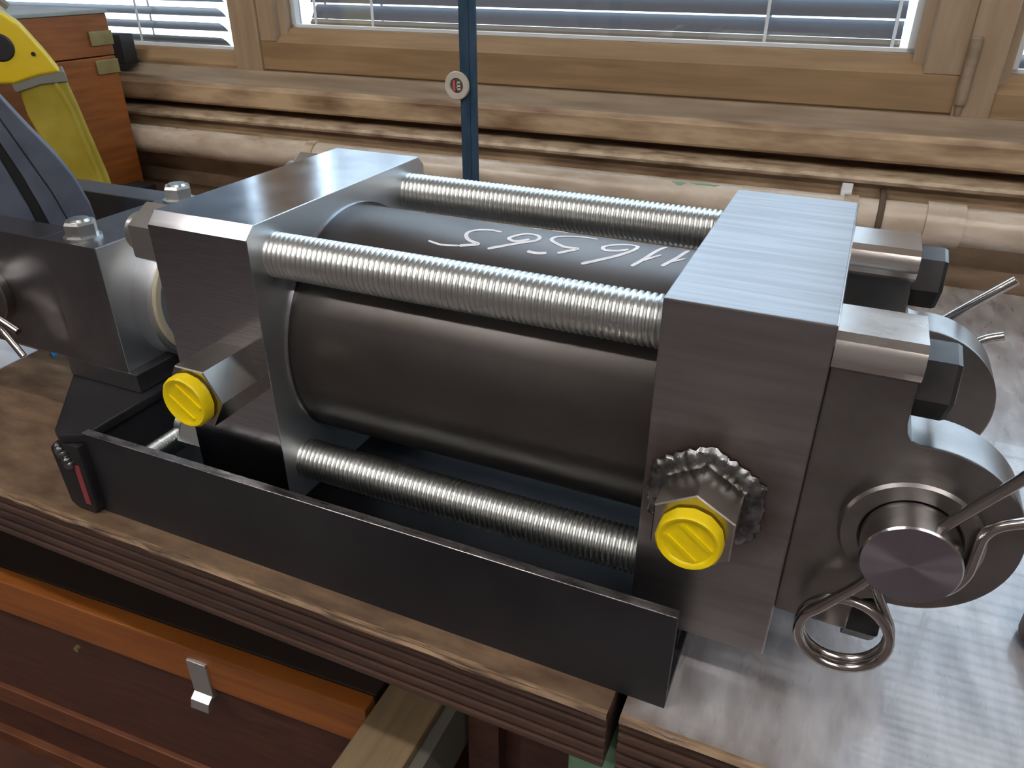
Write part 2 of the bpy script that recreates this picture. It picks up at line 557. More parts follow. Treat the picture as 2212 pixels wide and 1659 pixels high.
def blind(x0, x1, zb, tilt, cords, label, wide=0.0235, pitch=0.0205, rail='rail'):
    root = thing('venetian_blind', label, 'blind', group=None)
    y = 0.752
    # slat mesh, slightly crowned, outer edge up
    def slat_mesh():
        bm = new_bm()
        n = 4
        top, bot = [], []
        for k in range(n + 1):
            t = (k / n - 0.5) * wide
            h = 0.0016 * (1 - (2 * k / n - 1) ** 2)
            top.append((t, h + 0.0003)); bot.append((t, h - 0.0003))
        prof = top + bot[::-1]
        c, s = math.cos(tilt), math.sin(tilt)
        prof = [(a * c - b * s, a * s + b * c) for a, b in prof]
        add_prism(bm, prof, 0, x0, x1)
        return bm
    first = obj('slat', slat_mesh(), 'blind', root)
    z = zb + 0.0165
    first.location = (0, y, z)
    z += pitch
    while z < WIN_TOP:
        c = first.copy(); C.objects.link(c); c.parent = root; c.location = (0, y, z)
        z += pitch
    bm = new_bm()
    add_prism(bm, [(y - 0.012, zb - 0.006), (y + 0.012, zb - 0.006), (y + 0.013, zb + 0.003), (y + 0.008, zb + 0.007), (y - 0.008, zb + 0.007), (y - 0.013, zb + 0.003)], 0, x0, x1)
    obj('bottom_rail', bm, rail, root)
    box('head_rail', (x0, x1, y - 0.015, y + 0.015, WIN_TOP + 0.002, WIN_TOP + 0.03), rail, root)
    for cx in cords:
        bm = new_bm()
        zz = zb
        for dy in (-0.0135, 0.0135):
            add_box(bm, cx - 0.0018, cx + 0.0018, y + dy - 0.0006, y + dy + 0.0006, zb, WIN_TOP)
        obj('ladder_tape', bm, 'cord', root)
        bm = new_bm()
        add_lathe(bm, [(zb - 0.0105, 0.004), (zb - 0.009, 0.0062), (zb - 0.006, 0.0062)], 2, (cx, y - 0.003), 12)
        obj('cord_button', bm, rail, root)
    root.matrix_world = wall_mat()
    return root


blind(-1.55, -0.872, 0.152, R(-33), (-1.03, -1.45), 'open grey venetian blind behind the window post beside the orange box')
blind(-0.700, 0.080, 0.1995, R(47), (-0.690, -0.595, -0.065, 0.072), 'nearly closed grey venetian blind in the wide middle window')
blind(0.192, 1.0, 0.152, R(33), (0.30, 0.8), 'grey venetian blind in the window beyond the hinged sash')

# dark case standing on the sill ledge
bm = new_bm(); add_box(bm, -1.18, -0.985, 0.654, 0.680, 0.1405, 0.182); bevel(bm, 0.002)
cs = tag(onwall(obj('dark_case', bm, 'blackplastic')), 'flat black case on the window ledge behind the orange box', 'case')

# ------------------------------------------------------------------ HEATING PIPE
hp = thing('heating_pipe', 'cream painted heating pipe running along the wall below the sill', 'pipe')
bm = new_bm()
add_lathe(bm, [(-1.35, 0.0195), (0.055, 0.0195), (1.0, 0.0195)], 0, (0.606, 0.0455), 40)
obj('pipe', bm, 'pipe', hp)
for cx in (0.062, -0.62):
    bm = new_bm()
    add_ring(bm, [(cx - 0.007, 0.0197), (cx + 0.007, 0.0197), (cx + 0.007, 0.0212), (cx - 0.007, 0.0212)], 0, (0.606, 0.0455), 32)
    add_box(bm, cx - 0.006, cx + 0.006, 0.622, 0.6498, 0.042, 0.049)
    obj('pipe_clamp', bm, 'bead', hp)
bm = new_bm()
add_ring(bm, [(0.135, 0.0197), (0.17, 0.0197), (0.17, 0.0225), (0.135, 0.0225)], 0, (0.606, 0.0455), 40)
obj('coupling', bm, 'pipe', hp)
# green paint chip on the pipe
bm = new_bm()
for (xa, xb, a0, a1) in ((-0.128, -0.112, 112, 126), (-0.108, -0.075, 108, 116)):
    for k in range(3):
        f0, f1 = a0 + (a1 - a0) * k / 3, a0 + (a1 - a0) * (k + 1) / 3
        prof = []
        for rr, aa in ((0.0194, f0), (0.0194, f1), (0.0198, f1), (0.0198, f0)):
            prof.append((0.606 + rr * math.cos(R(aa)), 0.0455 + rr * math.sin(R(aa))))
        add_prism(bm, prof, 0, xa + 0.003 * k, xb - 0.002 * k)
obj('paint_mark', bm, 'green', hp)
# hooks that hold the pipe
bm = new_bm()
add_tube(bm, smooth_path([(0.092, 0.6465, 0.064), (0.092, 0.640, 0.066), (0.092, 0.615, 0.0675), (0.092, 0.594, 0.062), (0.092, 0.585, 0.046), (0.092, 0.588, 0.030), (0.092, 0.600, 0.021)]), 0.0032, 8)
obj('hook', bm, 'rust', hp)
bm = new_bm()
add_box(bm, 0.050, 0.062, 0.628, 0.6498, 0.058, 0.073)
add_box(bm, 0.050, 0.062, 0.612, 0.640, 0.055, 0.064)
bevel(bm, 0.002)
obj('bracket', bm, 'cord', hp)
hp.matrix_world = wall_mat()

# ------------------------------------------------------------------ WORKBENCHES
def workbench(label, x0, x1, y0, top, edge=True):
    root = thing('workbench', label, 'workbench', ((x0 + x1) / 2, 0.3, FLOOR))
    bm = new_bm()
    # top board with a slightly battered front edge
    n = max(8, int((x1 - x0) / 0.012))
    pts = []
    for i in range(n + 1):
        x = x0 + (x1 - x0) * i / n
        pts.append((x, y0 + random.uniform(-0.0006, 0.0012)))
    poly = pts + [(x1, 0.640), (x0, 0.640)]
    add_prism(bm, poly, 2, ZB - 0.0045, ZB)
    for f in bm.faces:
        if f.normal.z == 0:
            f.material_index = 0
    bmesh.ops.recalc_face_normals(bm, faces=bm.faces)
    bm.normal_update()
    for f in bm.faces:
        if f.normal.y < -0.5:
            f.material_index = 1
    obj('top_board', bm, [top, 'plyedge'], root, sharp=50)
    bm = new_bm()
    add_prism(bm, [(y0 - 0.0010, ZB - 0.0020), (y0 + 0.0010, ZB + 0.0003), (y0 + 0.0028, ZB + 0.0003), (y0 + 0.0030, ZB - 0.0030)], 0, x0, x1)
    obj('worn_edge', bm, 'plyedge', root)
    z = ZB - 0.0048
    proto = None
    for k in range(9):
        off = 0.0006 if k % 2 == 0 else 0.0026
        bm = new_bm()
        add_box(bm, x0, x1, y0 + off, 0.640, z - 0.0034, z)
        obj('ply_layer', bm, 'ply', root)
        z -= 0.0040
    return root, z


wb1, zbot = workbench('brown stained wooden workbench with a layered front edge, under the black tray', -1.35, 0.0025, -0.0375, 'oak')
wb2, _ = workbench('pale worn workbench carrying the end with the ring clip', 0.0085, 1.25, -0.0365, 'pale_dirt')
for x in (-1.32,):
    for y in (0.03, 0.58):
        box('leg', (x, x + 0.07, y, y + 0.07, FLOOR, zbot), 'redwood', wb1)
box('bearer', (-0.188, -0.142, -0.16, 0.56, -0.245, -0.200), 'beam', wb1, 0.003)
box('bearer_side_strip', (-0.1415, -0.132, -0.16, 0.56, -0.262, -0.206), 'beamgrey', wb1)  # thin strip gives the bearer's side a greyer colour
box('leg', (-0.188, -0.142, 0.5, 0.56, FLOOR, -0.245), 'redwood', wb1)
box('leg', (-0.188, -0.142, 0.5, 0.56, -0.2, zbot), 'redwood', wb1)
box('lower_shelf', (-1.30, -0.142, -0.06, 0.56, -0.50, -0.472), 'redwood', wb1)
box('leg', (-0.020, 0.024, -0.024, 0.03, FLOOR, zbot), 'green', wb2, 0.003)
for x in (1.17,):
    for y in (0.03, 0.58):
        box('leg', (x, x + 0.07, y, y + 0.07, FLOOR, zbot), 'redwood', wb2)
box('leg', (-0.020, 0.024, 0.56, 0.63, FLOOR, zbot), 'green', wb2, 0.003)
rebase(wb1); rebase(wb2)

# chest under the bench
uc = thing('tool_chest', 'long red-brown wooden chest with an orange rim and steel latch under the bench', 'chest', (-0.19, 0.022, -0.472))
uc.rotation_euler = (0, 0, R(2.9))
# local coords: x to the left negative, y back, z up from shelf
L_ = -0.72
box('body', (L_, -0.004, 0.006, 0.36, 0.0, 0.232), 'redwood', uc, 0.002)
box('rim', (L_ - 0.003, 0.0, -0.001, 0.014, 0.232, 0.2735), 'chest', uc, 0.002)
box('lid', (L_ - 0.003, 0.0, 0.0145, 0.364, 0.2325, 0.2725), 'dark_lid', uc, 0.002)
box('rail', (L_ - 0.001, -0.002, 0.001, 0.02, 0.072, 0.100), 'railwood', uc, 0.002)
box('foot_rail', (L_ - 0.001, -0.002, -0.002, 0.02, 0.0, 0.018), 'railwood', uc, 0.002)
lt = box('latch', (-0.166, -0.146, -0.0035, 0.002, 0.222, 0.262), 'zinc', uc, 0.0015)
bm = new_bm()
add_prism(bm, [(-0.0035, 0.226), (-0.009, 0.222), (-0.011, 0.214), (-0.008, 0.212), (-0.0035, 0.220)], 0, -0.165, -0.147)
lp = obj('latch_lip', bm, 'zinc', uc)
bm = new_bm()
add_lathe(bm, [(-0.002, 0.0028), (0.0015, 0.0028)], 1, (-0.30, 0.217), 12)
obj('screw', bm, 'brass', uc)

# cupboard behind the bearer
cb = thing('cupboard', 'dark red-brown wooden cupboard under the bench beside the pale bearer', 'cupboard', (-0.08, 0.1, FLOOR))
box('carcass', (-0.128, -0.026, 0.075, 0.50, FLOOR, -0.085), 'redwood', cb, 0.002)
box('door', (-0.127, -0.100, 0.060, 0.074, FLOOR + 0.05, -0.09), 'redwood', cb, 0.002)
box('door', (-0.083, -0.027, 0.060, 0.074, FLOOR + 0.05, -0.09), 'redwood', cb, 0.002)
rebase(cb)

# ------------------------------------------------------------------ ORANGE CHEST ON THE BENCH
oc = thing('wooden_box', 'orange varnished wooden box with tarnished hinges standing by the window', 'box', (-0.955, 0.45, ZB))
BX0, BX1, BY0, BY1 = -1.30, -0.915, 0.27, 0.5555
zz = 0.165
box('body', (BX0, BX1, BY0, BY1, ZB, zz - 0.0012), 'chest', oc, 0.0015)
ld = box('lid', (BX0, BX1, BY0, BY1, zz, 0.217), 'chest', oc, 0.0015)
box('lid_top', (BX0 - 0.003, BX1 + 0.002, BY0 - 0.003, BY1 + 0.002, 0.217, 0.222), 'sheen_top', oc, 0.001)
for (a, b) in ((0.178, 0.196), (0.142, 0.160)):
    bm = new_bm(); add_box(bm, BX1 - 0.001, BX1 + 0.0025, BY1 - 0.036, BY1 + 0.001, a, b); bevel(bm, 0.001)
    obj('hinge_leaf', bm, 'brass', oc)
box('corner_plate', (BX1 - 0.001, BX1 + 0.002, 0.385, 0.41, 0.176, 0.202), 'beam', oc, 0.001)
rebase(oc)

# dark block in front of the box
bk = box('wooden_block', (-0.905, -0.868, 0.485, 0.535, ZB, ZB + 0.026), 'blackplastic', None, 0.002)
tag(bk, 'small black block on the bench beside the orange box', 'block')

# ------------------------------------------------------------------ YELLOW TOOL BODY
yt = thing('yellow_tool', 'worn yellow plastic tool body with a dark round recess leaning by the orange box', 'tool', (-0.7928, 0.36, ZB))
yt.rotation_euler = (0, 0, math.atan2(0.80084, 0.59888))
D0, D1 = 0.0, 0.045


def yz(pts):
    return [(u, z - ZB) for u, z in pts]


bm = new_bm()
add_prism(bm, yz([(-0.095, 0.235), (-0.055, 0.242), (-0.0326, 0.2323), (-0.0185, 0.2206), (-0.0015, 0.1920), (0.0100, 0.1690), (-0.0122, 0.1665), (-0.0390, 0.1595), (-0.0524, 0.1600), (-0.095, 0.172)]), 1, D0 - 0.004, D1 + 0.003)
bevel(bm, 0.004, 3, 0.3)
obj('head', bm, 'yellow', yt, 50)
bm = new_bm(); add_prism(bm, yz([(-0.0430, 0.1605), (-0.0122, 0.1680), (0.0128, 0.1715), (0.0148, 0.1585), (-0.0137, 0.1570), (-0.0400, 0.1500)]), 1, D0 - 0.0022, D1 + 0.001)
bevel(bm, 0.002, 2, 0.3)
obj('band', bm, 'greyband', yt, 50)
bm = new_bm(); add_prism(bm, yz([(-0.0371, 0.1590), (-0.0137, 0.1650), (0.0120, 0.1655), (0.0184, 0.1315), (0.0241, 0.0942), (0.0313, 0.0495), (0.0338, 0.0147), (0.0360, -0.0299), (0.004, -0.0299), (-0.0028, 0.0139), (-0.0118, 0.0491), (-0.0261, 0.0885), (-0.0351, 0.1255)]), 1, D0, D1)
bevel(bm, 0.004, 3, 0.5)
obj('arm', bm, 'olive', yt, 50)
for k, pts in enumerate(([(0.0008, 0.158), (0.0089, 0.1322), (0.0155, 0.0897), (0.0222, 0.0392), (0.0245, 0.0)],)):
    bm = new_bm()
    add_tube(bm, smooth_path([(u, D0 - 0.0002, z - ZB) for u, z in pts]), 0.0028, 8)
    obj('rib', bm, 'olive', yt)
bm = new_bm(); add_lathe(bm, [(D0 - 0.0058, 0.0125), (D0 - 0.0040, 0.0145), (D0 + 0.01, 0.0145)], 1, (-0.0430, 0.1975 - ZB), 28)
obj('recess', bm, 'blackplastic', yt)
bm = new_bm(); add_lathe(bm, [(D0 - 0.0048, 0.0022), (D0 - 0.002, 0.0028)], 1, (-0.0126, 0.1896 - ZB), 14)
obj('screw', bm, 'blackplastic', yt)
bm = new_bm(); add_tube(bm, smooth_path([(-0.050, 0.01, 0.240 - ZB), (-0.044, 0.01, 0.247 - ZB), (-0.034, 0.01, 0.246 - ZB), (-0.024, 0.01, 0.236 - ZB)]), 0.004, 8)
obj('trim_cap', bm, 'greyband', yt)

# ------------------------------------------------------------------ BLUE UPRIGHT BAR WITH BADGE
bb = thing('steel_upright', 'chipped dark blue steel upright bar standing behind the cylinder', 'upright', (-0.308, 0.45, ZB))
bm = new_bm(); add_box(bm, -0.3185, -0.2998, 0.446, 0.4495, ZB + 0.006, 0.62); bevel(bm, 0.0012)
bar = obj('bar', bm, 'bluebar', bb)
bm = new_bm(); add_box(bm, -0.3085, -0.3072, 0.4452, 0.4462, ZB + 0.006, 0.62)
obj('ridge', bm, 'bluebar', bb)
bm = new_bm(); add_box(bm, -0.345, -0.27, 0.41, 0.49, ZB, ZB + 0.006); bevel(bm, 0.001)
obj('foot', bm, 'bluebar', bb)
rebase(bb)
bar_tilt = R(-1.2)
bd = thing('round_badge', 'round cream rimmed badge with dark centre stuck on the blue upright', 'badge', (-0.3200, 0.4450, 0.1730))
bm = new_bm(); add_ring(bm, [(-0.0035, 0.0128), (-0.0035, 0.0075), (-0.0025, 0.0070), (0.0, 0.0070), (0.0, 0.0132), (-0.002, 0.0136)], 1, (0, 0), 36)
obj('rim', bm, 'badge', bd)
bm = new_bm(); add_lathe(bm, [(-0.0022, 0.0072), (0.0, 0.0072)], 1, (0, 0), 28)
obj('centre', bm, 'badgedark', bd)
bm = new_bm(); add_box(bm, -0.0040, -0.0015, -0.0030, -0.0020, -0.0052, 0.0052)
obj('red_mark', bm, 'badgered', bd)
bm = new_bm()
for k, zk in enumerate((0.0032, 0.0, -0.0032)):
    add_box(bm, -0.0004, 0.0042, -0.0030, -0.0020, zk - 0.0009, zk + 0.0009)
add_box(bm, -0.0004, 0.0006, -0.0030, -0.0020, -0.004, 0.004)
obj('letter_mark', bm, 'badge', bd)

# ------------------------------------------------------------------ SMALL THINGS ON THE BENCH
bm = new_bm(); add_prism(bm, [(-0.75, 0.121), (-0.5905, 0.1195), (-0.5828, 0.0779), (-0.75, 0.055)], 2, ZB + 0.0002, ZB + 0.0010)
bm.free()
bm = new_bm(); add_prism(bm, [(-0.72, 0.105), (-0.6411, 0.121), (-0.5895, 0.1195), (-0.5870, 0.0800), (-0.62, 0.060), (-0.72, 0.05)], 2, ZB + 0.0001, ZB + 0.0008)
tag(obj('paper_sheet', bm, 'paper'), 'white paper sheet lying on the brown bench', 'paper')
bm = new_bm(); add_prism(bm, [(-0.5840, 0.126), (-0.566, 0.128), (-0.5649, 0.1158)], 2, ZB + 0.0001, ZB + 0.0009)
tag(obj('plastic_scrap', bm, 'bluetape'), 'small bright blue scrap on the brown bench beside the paper', 'scrap')
bm = new_bm()
add_lathe(bm, [(ZB, 0.016), (ZB + 0.004, 0.020), (ZB + 0.014, 0.020), (ZB + 0.018, 0.012), (ZB + 0.03, 0.011), (ZB + 0.033, 0.008)], 2, (0.207, 0.098), 24)
tag(obj('knob', bm, 'brown'), 'small rusty brown knob lying on the pale bench', 'knob')

# ------------------------------------------------------------------ BLACK TRAY
ty = thing('steel_tray', 'long black steel channel tray holding the cylinder on the bench', 'tray', (-0.16, 0.087, ZB))
TX0, TX1 = -0.342, 0.0265
YN, YF = -0.0225, 0.1965
TH = 0.005
RIM = 0.030
for a in (YN, YF - TH):
    bm = new_bm(); add_box(bm, TX0, TX1, a, a + TH, ZB, RIM - 0.0006)
    s_ = obj('side_wall', bm, 'tray', ty)
    bm = new_bm(); add_box(bm, TX0, TX1, a - 0.0001, a + TH + 0.0001, RIM - 0.0006, RIM); bevel(bm, 0.0002, 1)
    obj('cut_rim', bm, 'cutedge', ty)
box('floor_plate', (TX0, TX1, YN + TH, YF - TH, ZB, ZB + 0.006), 'tray', ty)
box('end_wall', (TX0 - TH, TX0, YN, YF, ZB, RIM - 0.006), 'tray', ty)
bm = new_bm()
add_prism(bm, [(TX0 + 0.003, YN), (TX0 - 0.012, YN - 0.007), (TX0 - 0.020, YN - 0.003), (-0.400, 0.016), (-0.413, 0.030), (-0.413, 0.144), (-0.400, 0.158), (TX0 - 0.020, YF + 0.003), (TX0 - 0.012, YF + 0.007), (TX0 + 0.003, YF)], 2, RIM - 0.007, RIM - 0.0005)
bevel(bm, 0.0015)
obj('end_plate', bm, 'tray', ty)
for s in (1, -1):
    yb = YN if s > 0 else YF
    bm = new_bm()
    add_prism(bm, [(TX0 + 0.001, RIM - 0.007), (TX0 - 0.018, RIM - 0.007), (TX0 - 0.027, RIM - 0.014), (TX0 - 0.024, ZB + 0.004), (TX0 - 0.018, ZB), (TX0 - 0.002, ZB), (TX0 + 0.001, ZB + 0.006)], 1, yb - 0.006 * s, yb + 0.006 * s)
    bevel(bm, 0.0025)
    g_ = obj('corner_gusset', bm, 'tray', ty)
bm = new_bm(); add_box(bm, TX0 - 0.0075, TX0 - 0.003, YN - 0.0064, YN - 0.0055, ZB + 0.008, RIM - 0.022)
obj('red_mark', bm, 'red', ty)
# weld blobs
bm = new_bm()
for k in range(6):
    t = k / 5
    c = Vector((TX0 - 0.016 + 0.006 * t, YN - 0.0065, RIM - 0.010 - 0.012 * t))
    bmesh.ops.create_icosphere(bm, subdivisions=2, radius=0.0032 + random.uniform(-.0005, .0006), matrix=Matrix.Translation(c))
obj('weld_bead', bm, 'weld', ty)
box('packing_bar', (-0.262, -0.214, 0.01, 0.164, ZB + 0.006, -0.0002), 'tray', ty)
box('packing_bar', (0.001, 0.024, 0.01, 0.164, ZB + 0.006, -0.0002), 'tray', ty)


def thread(bm, axis, centre, a, b, r, pitch=0.003, depth=0.0012, seg=24):
    """helical vee thread along axis"""
    o = [i for i in range(3) if i != axis]
    turns = (b - a) / pitch
    n = int(turns * seg)
    prof = [(0.0, 0.0), (0.30, 0.0), (0.62, -depth)]
    rows = []
    for i in range(n + seg + 1):
        ang = 2 * PI * i / seg
        row = []
        for f, dr in prof:
            t = a + (i / seg - 1 + f) * pitch
            t = min(max(t, a), b)
            p = [0, 0, 0]
            p[axis] = t
            p[o[0]] = centre[0] + (r + dr) * math.cos(ang)
            p[o[1]] = centre[1] + (r + dr) * math.sin(ang)
            row.append(bm.verts.new(p))
        rows.append(row)
    for i in range(len(rows) - 1):
        for k in range(2):
            bm.faces.new((rows[i][k], rows[i][k + 1], rows[i + 1][k + 1], rows[i + 1][k]))
        if i + seg + 1 < len(rows):
            bm.faces.new((rows[i][2], rows[i + seg][0], rows[i + seg + 1][0], rows[i + 1][2]))


bm = new_bm(); thread(bm, 1, (-0.2985, 0.021), YN + TH, 0.012, 0.0052, 0.0018, 0.0008, 16)
add_lathe(bm, [(YN + TH, 0.0042), (0.012, 0.0042)], 1, (-0.2985, 0.021), 16)
obj('clamp_screw', bm, 'zinc', ty)
rebase(ty)

# ------------------------------------------------------------------ HYDRAULIC CYLINDER
hc = thing('hydraulic_cylinder', 'steel tie-rod hydraulic cylinder with square end blocks and yellow port caps on a black tray', 'cylinder', (-0.1, 0.087, 0.0))
BW = 0.174
LX0, LX1 = -0.2706, -0.2057
RX0, RX1 = 0.0, 0.0646
BH = 0.170
# left end block: chamfered near and far top edges
ch = 0.0062
bm = new_bm()
add_prism(bm, [(0, 0), (BW, 0), (BW, BH - ch), (BW - ch, BH), (ch, BH), (0, BH - ch)], 0, LX0, LX1)
bevel(bm, 0.0006, 2, 1.2)
bm.normal_update()
bmesh.ops.recalc_face_normals(bm, faces=bm.faces)
for f in bm.faces:
    if abs(f.normal.x) > 0.9:
        f.material_index = 1
obj('end_block', bm, ['ground', 'lit_steel'], hc)  # end faces take the lightened steel, as if catching the window
bm = new_bm(); add_box(bm, RX0, RX1, 0, BW, 0, BH); bevel(bm, 0.0012, 2)
obj('end_block', bm, 'blockR', hc)
# tube
TC = (0.087, 0.087)
TR = 0.0697
bm = new_bm()
add_lathe(bm, [(LX1 - 0.004, TR), (RX0 + 0.004, TR)], 0, TC, 128)
tube = obj('cylinder_tube', bm, 'tube', hc, 40)
bm = new_bm()
add_ring(bm, [(LX1 - 0.001, TR), (LX1 + 0.0012, TR), (LX1 + 0.0012, TR + 0.0022), (LX1 - 0.001, TR + 0.0022)], 0, TC, 96)
obj('spigot_ring', bm, 'ground', hc)
# chalk / paint marker figures on the tube (written from the far side); last two dashes are painted highlights
strokes = [[(-0.1413, 108.5), (-0.1325, 109.9), (-0.1228, 108.7)], [(-0.1228, 108.7), (-0.1177, 107.2), (-0.1135, 105.6), (-0.1197, 103.9), (-0.1235, 100.6), (-0.1239, 96.8), (-0.1199, 93.4), (-0.1134, 91.7), (-0.1074, 92.4)],
           [(-0.1068, 107.9), (-0.0993, 104.0), (-0.0911, 99.3), (-0.0857, 96.0), (-0.0854, 92.2), (-0.0895, 89.7), (-0.0948, 90.7), (-0.099, 95.1), (-0.1, 97.9), (-0.0954, 99.2), (-0.0894, 95.7)],
           [(-0.0858, 105.5), (-0.0808, 105.9), (-0.0755, 104.8)],
           [(-0.0702, 103.7), (-0.066, 101.2), (-0.062, 97.9), (-0.0688, 97.9), (-0.0756, 95.2), (-0.0786, 92.4), (-0.0774, 88.3), (-0.0701, 84.1), (-0.0637, 82.6), (-0.0572, 83.2)],
           [(-0.0555, 108.4), (-0.0481, 104.2), (-0.0405, 98.8), (-0.0352, 92.1), (-0.0345, 86.4), (-0.0389, 85.1), (-0.0458, 88.3), (-0.0502, 92.5), (-0.0484, 95.4), (-0.0421, 94.5), (-0.0375, 91.3)],
           [(-0.0312, 105.1), (-0.0265, 96.8), (-0.0215, 79)], [(-0.0278, 100.5), (-0.0204, 92.3)],
           [(-0.0173, 102.0), (-0.0122, 92.5), (-0.0098, 80)], [(-0.0133, 97.0), (-0.0084, 92.7)], [(-0.0955, 79), (-0.0915, 77)], [(-0.086, 76.5), (-0.080, 75.5), (-0.0765, 77)]]
for si, s in enumerate(strokes):
    pts = smooth_path([(x, th * TR * PI / 180, 0) for x, th in s], 8)
    bm = new_bm()
    prev = None
    hw = 0.00105 if si not in (0, 7, 9) else 0.0007
    n = len(pts)
    rows = []
    for i, p in enumerate(pts):
        d = (pts[min(i + 1, n - 1)] - pts[max(i - 1, 0)]).normalized()
        nn = Vector((-d.y, d.x, 0))
        # round caps
        e = min(i, n - 1 - i)
        hh = hw * (0.55 if e == 0 else (0.9 if e == 1 else 1.0))
        row = []
        for sgn, lift in ((-1, 0.00002), (-1, 0.00018), (1, 0.00018), (1, 0.00002)):
            q = p + nn * hh * sgn
            th = q.y / TR
            rr = TR + lift
            row.append(bm.verts.new((q.x, TC[0] + rr * math.cos(th), TC[1] + rr * math.sin(th))))
        rows.append(row)
    for i in range(n - 1):
        for k in range(4):
            bm.faces.new((rows[i][k], rows[i][(k + 1) % 4], rows[i + 1][(k + 1) % 4], rows[i + 1][k]))
    obj('marker_or_glint_stroke', bm, 'chalk_and_glint', tube)

# tie rods with thread
RR = 0.0118
for (y, z) in ((0.020, 0.1505), (0.154, 0.1505), (0.020, 0.0235), (0.154, 0.0235)):
    bm = new_bm()
    thread(bm, 0, (y, z), LX1 - 0.0015, RX0 + 0.0015, RR)
    add_lathe(bm, [(LX1 - 0.0015, RR - 0.0014), (RX0 + 0.0015, RR - 0.0014)], 0, (y, z), 24)
    obj('threaded_rod', bm, 'zinc', hc, 60)
    # nut on the outer face of the left block
    bm = new_bm()
    hexr = 0.0178
    add_lathe(bm, [(LX0 - 0.0225, hexr * 0.86), (LX0 - 0.0215, hexr * 0.93), (LX0 - 0.0195, hexr), (LX0, hexr)], 0, (y, z), 6, R(30) if z > 0.1 else 0)
    add_lathe(bm, [(LX0 - 0.032, RR - 0.003), (LX0 - 0.030, RR - 0.001), (LX0 - 0.022, RR - 0.001)], 0, (y, z), 24)
    obj('nut', bm, 'zinc', hc)

# ---- ports
def port(x, z, hex_r, y0, y1, a0, cap_r, cap_y, groove_a, weld):
    """hex adapter along -y from y0 (block face) to y1"""
    bm = new_bm()
    add_lathe(bm, [(y0, hex_r), (y1 + 0.0006, hex_r), (y1, hex_r * 0.965)], 1, (x, z), 6, a0)
    f = obj('port_fitting', bm, 'hexfit', hc, 20)
    bm = new_bm()
    add_lathe(bm, [(y1 + 0.001, cap_r * 0.9), (y1 - 0.0015, cap_r * 0.9)], 1, (x, z), 32)
    obj('collar', bm, 'hexfit', f)
    # cap: ribbed rim and slotted recess
    bm = new_bm()
    seg = 36
    prof = [(y1 - 0.0008, 0.86), (y1 - 0.0012, 1.0), (cap_y + 0.0012, 1.0), (cap_y, 0.93), (cap_y + 0.0002, 0.82), (cap_y + 0.0012, 0.76), (cap_y + 0.0012, 0.05)]
    rings = []
    for t, r in prof:
        ring = []
        for k in range(seg):
            rr = cap_r * r * (1.0 + (0.02 if (k % 3 == 0 and r >= 1.0) else 0.0))
            a = 2 * PI * k / seg
            ring.append(bm.verts.new((x + rr * math.cos(a), t, z + rr * math.sin(a))))
        rings.append(ring)
    for i in range(len(rings) - 1):
        for k in range(seg):
            bm.faces.new((rings[i][k], rings[i][(k + 1) % seg], rings[i + 1][(k + 1) % seg], rings[i + 1][k]))
    bm.faces.new(rings[0]); bm.faces.new(rings[-1])
    cp = obj('protective_cap', bm, 'cap', f, 50)
    # raised bar across the recess with a slot either side
    c, s = math.cos(groove_a), math.sin(groove_a)
    bm = new_bm()
    for off, hw in ((0.34, 0.07), (-0.34, 0.07)):
        q = []
        for u, v_ in ((-0.62, off - hw), (0.62, off - hw), (0.62, off + hw), (-0.62, off + hw)):
            q.append((x + cap_r * (u * c - v_ * s), z + cap_r * (u * s + v_ * c)))
        add_prism(bm, q, 1, cap_y + 0.0013, cap_y + 0.0005)
    obj('cap_rib', bm, 'cap', f)
    # nibs on the rim
    if weld:
        bm = new_bm()
        n = 72
        rows = []
        for k in range(n):
            a = 2 * PI * k / n
            # follow the hexagon
            aa = (a - a0) % (PI / 3) - PI / 6
            rh = hex_r * math.cos(PI / 6) / math.cos(aa)
            ctr_r = rh + 0.0030 + random.uniform(-0.0003, 0.0004)
            rad = 0.0043 + 0.0005 * math.sin(k * 2.6) + random.uniform(-0.0003, 0.0003)
            row = []
            for j in range(8):
                b_ = 2 * PI * j / 8
                rj = rad * (1 + random.uniform(-0.05, 0.05))
                rr = ctr_r + rj * 1.25 * math.cos(b_)
                row.append(bm.verts.new((x + rr * math.cos(a), y0 - 0.0005 + 0.7 * rj * math.sin(b_) * (1 if math.sin(b_) < 0 else 0.3), z + rr * math.sin(a))))
            rows.append(row)
        for k in range(n):
            A, B = rows[k], rows[(k + 1) % n]
            for j in range(8):
                bm.faces.new((A[j], A[(j + 1) % 8], B[(j + 1) % 8], B[j]))
        obj('weld_bead', bm, 'weld', f, 70)
    return f


port(0.0272, 0.0805, 0.0190, 0.0, -0.0250, R(90), 0.0134, -0.0325, R(-38), True)
port(-0.2290, 0.0870, 0.0185, 0.0, -0.0310, R(0), 0.0142, -0.0385, R(-38), False)

# ---- clevis lugs at the right end
PC = (0.107, 0.086)
ER = 0.0395


def lug_profile():
    pts = [(RX1, 0.0260), (0.0955, 0.0260), (0.0955, 0.0365)]
    # fillet to the eye (bottom), eye arc, fillet (top)
    a1 = R(98)
    ex, ez = PC[0] + ER * math.cos(-a1), PC[1] + ER * math.sin(-a1)
    pts += [(0.0958, 0.0400), (0.0966, 0.0428), (0.0985, 0.0455)]
    n = 40
    for k in range(n + 1):
        a = -a1 + 2 * a1 * k / n
        pts.append((PC[0] + ER * math.cos(a), PC[1] + ER * math.sin(a)))
    pts += [(0.0985, 0.1262), (0.0966, 0.1292), (0.0957, 0.1335), (0.0955, 0.140), (0.0955, 0.1640), (RX1, 0.1640)]
    return pts


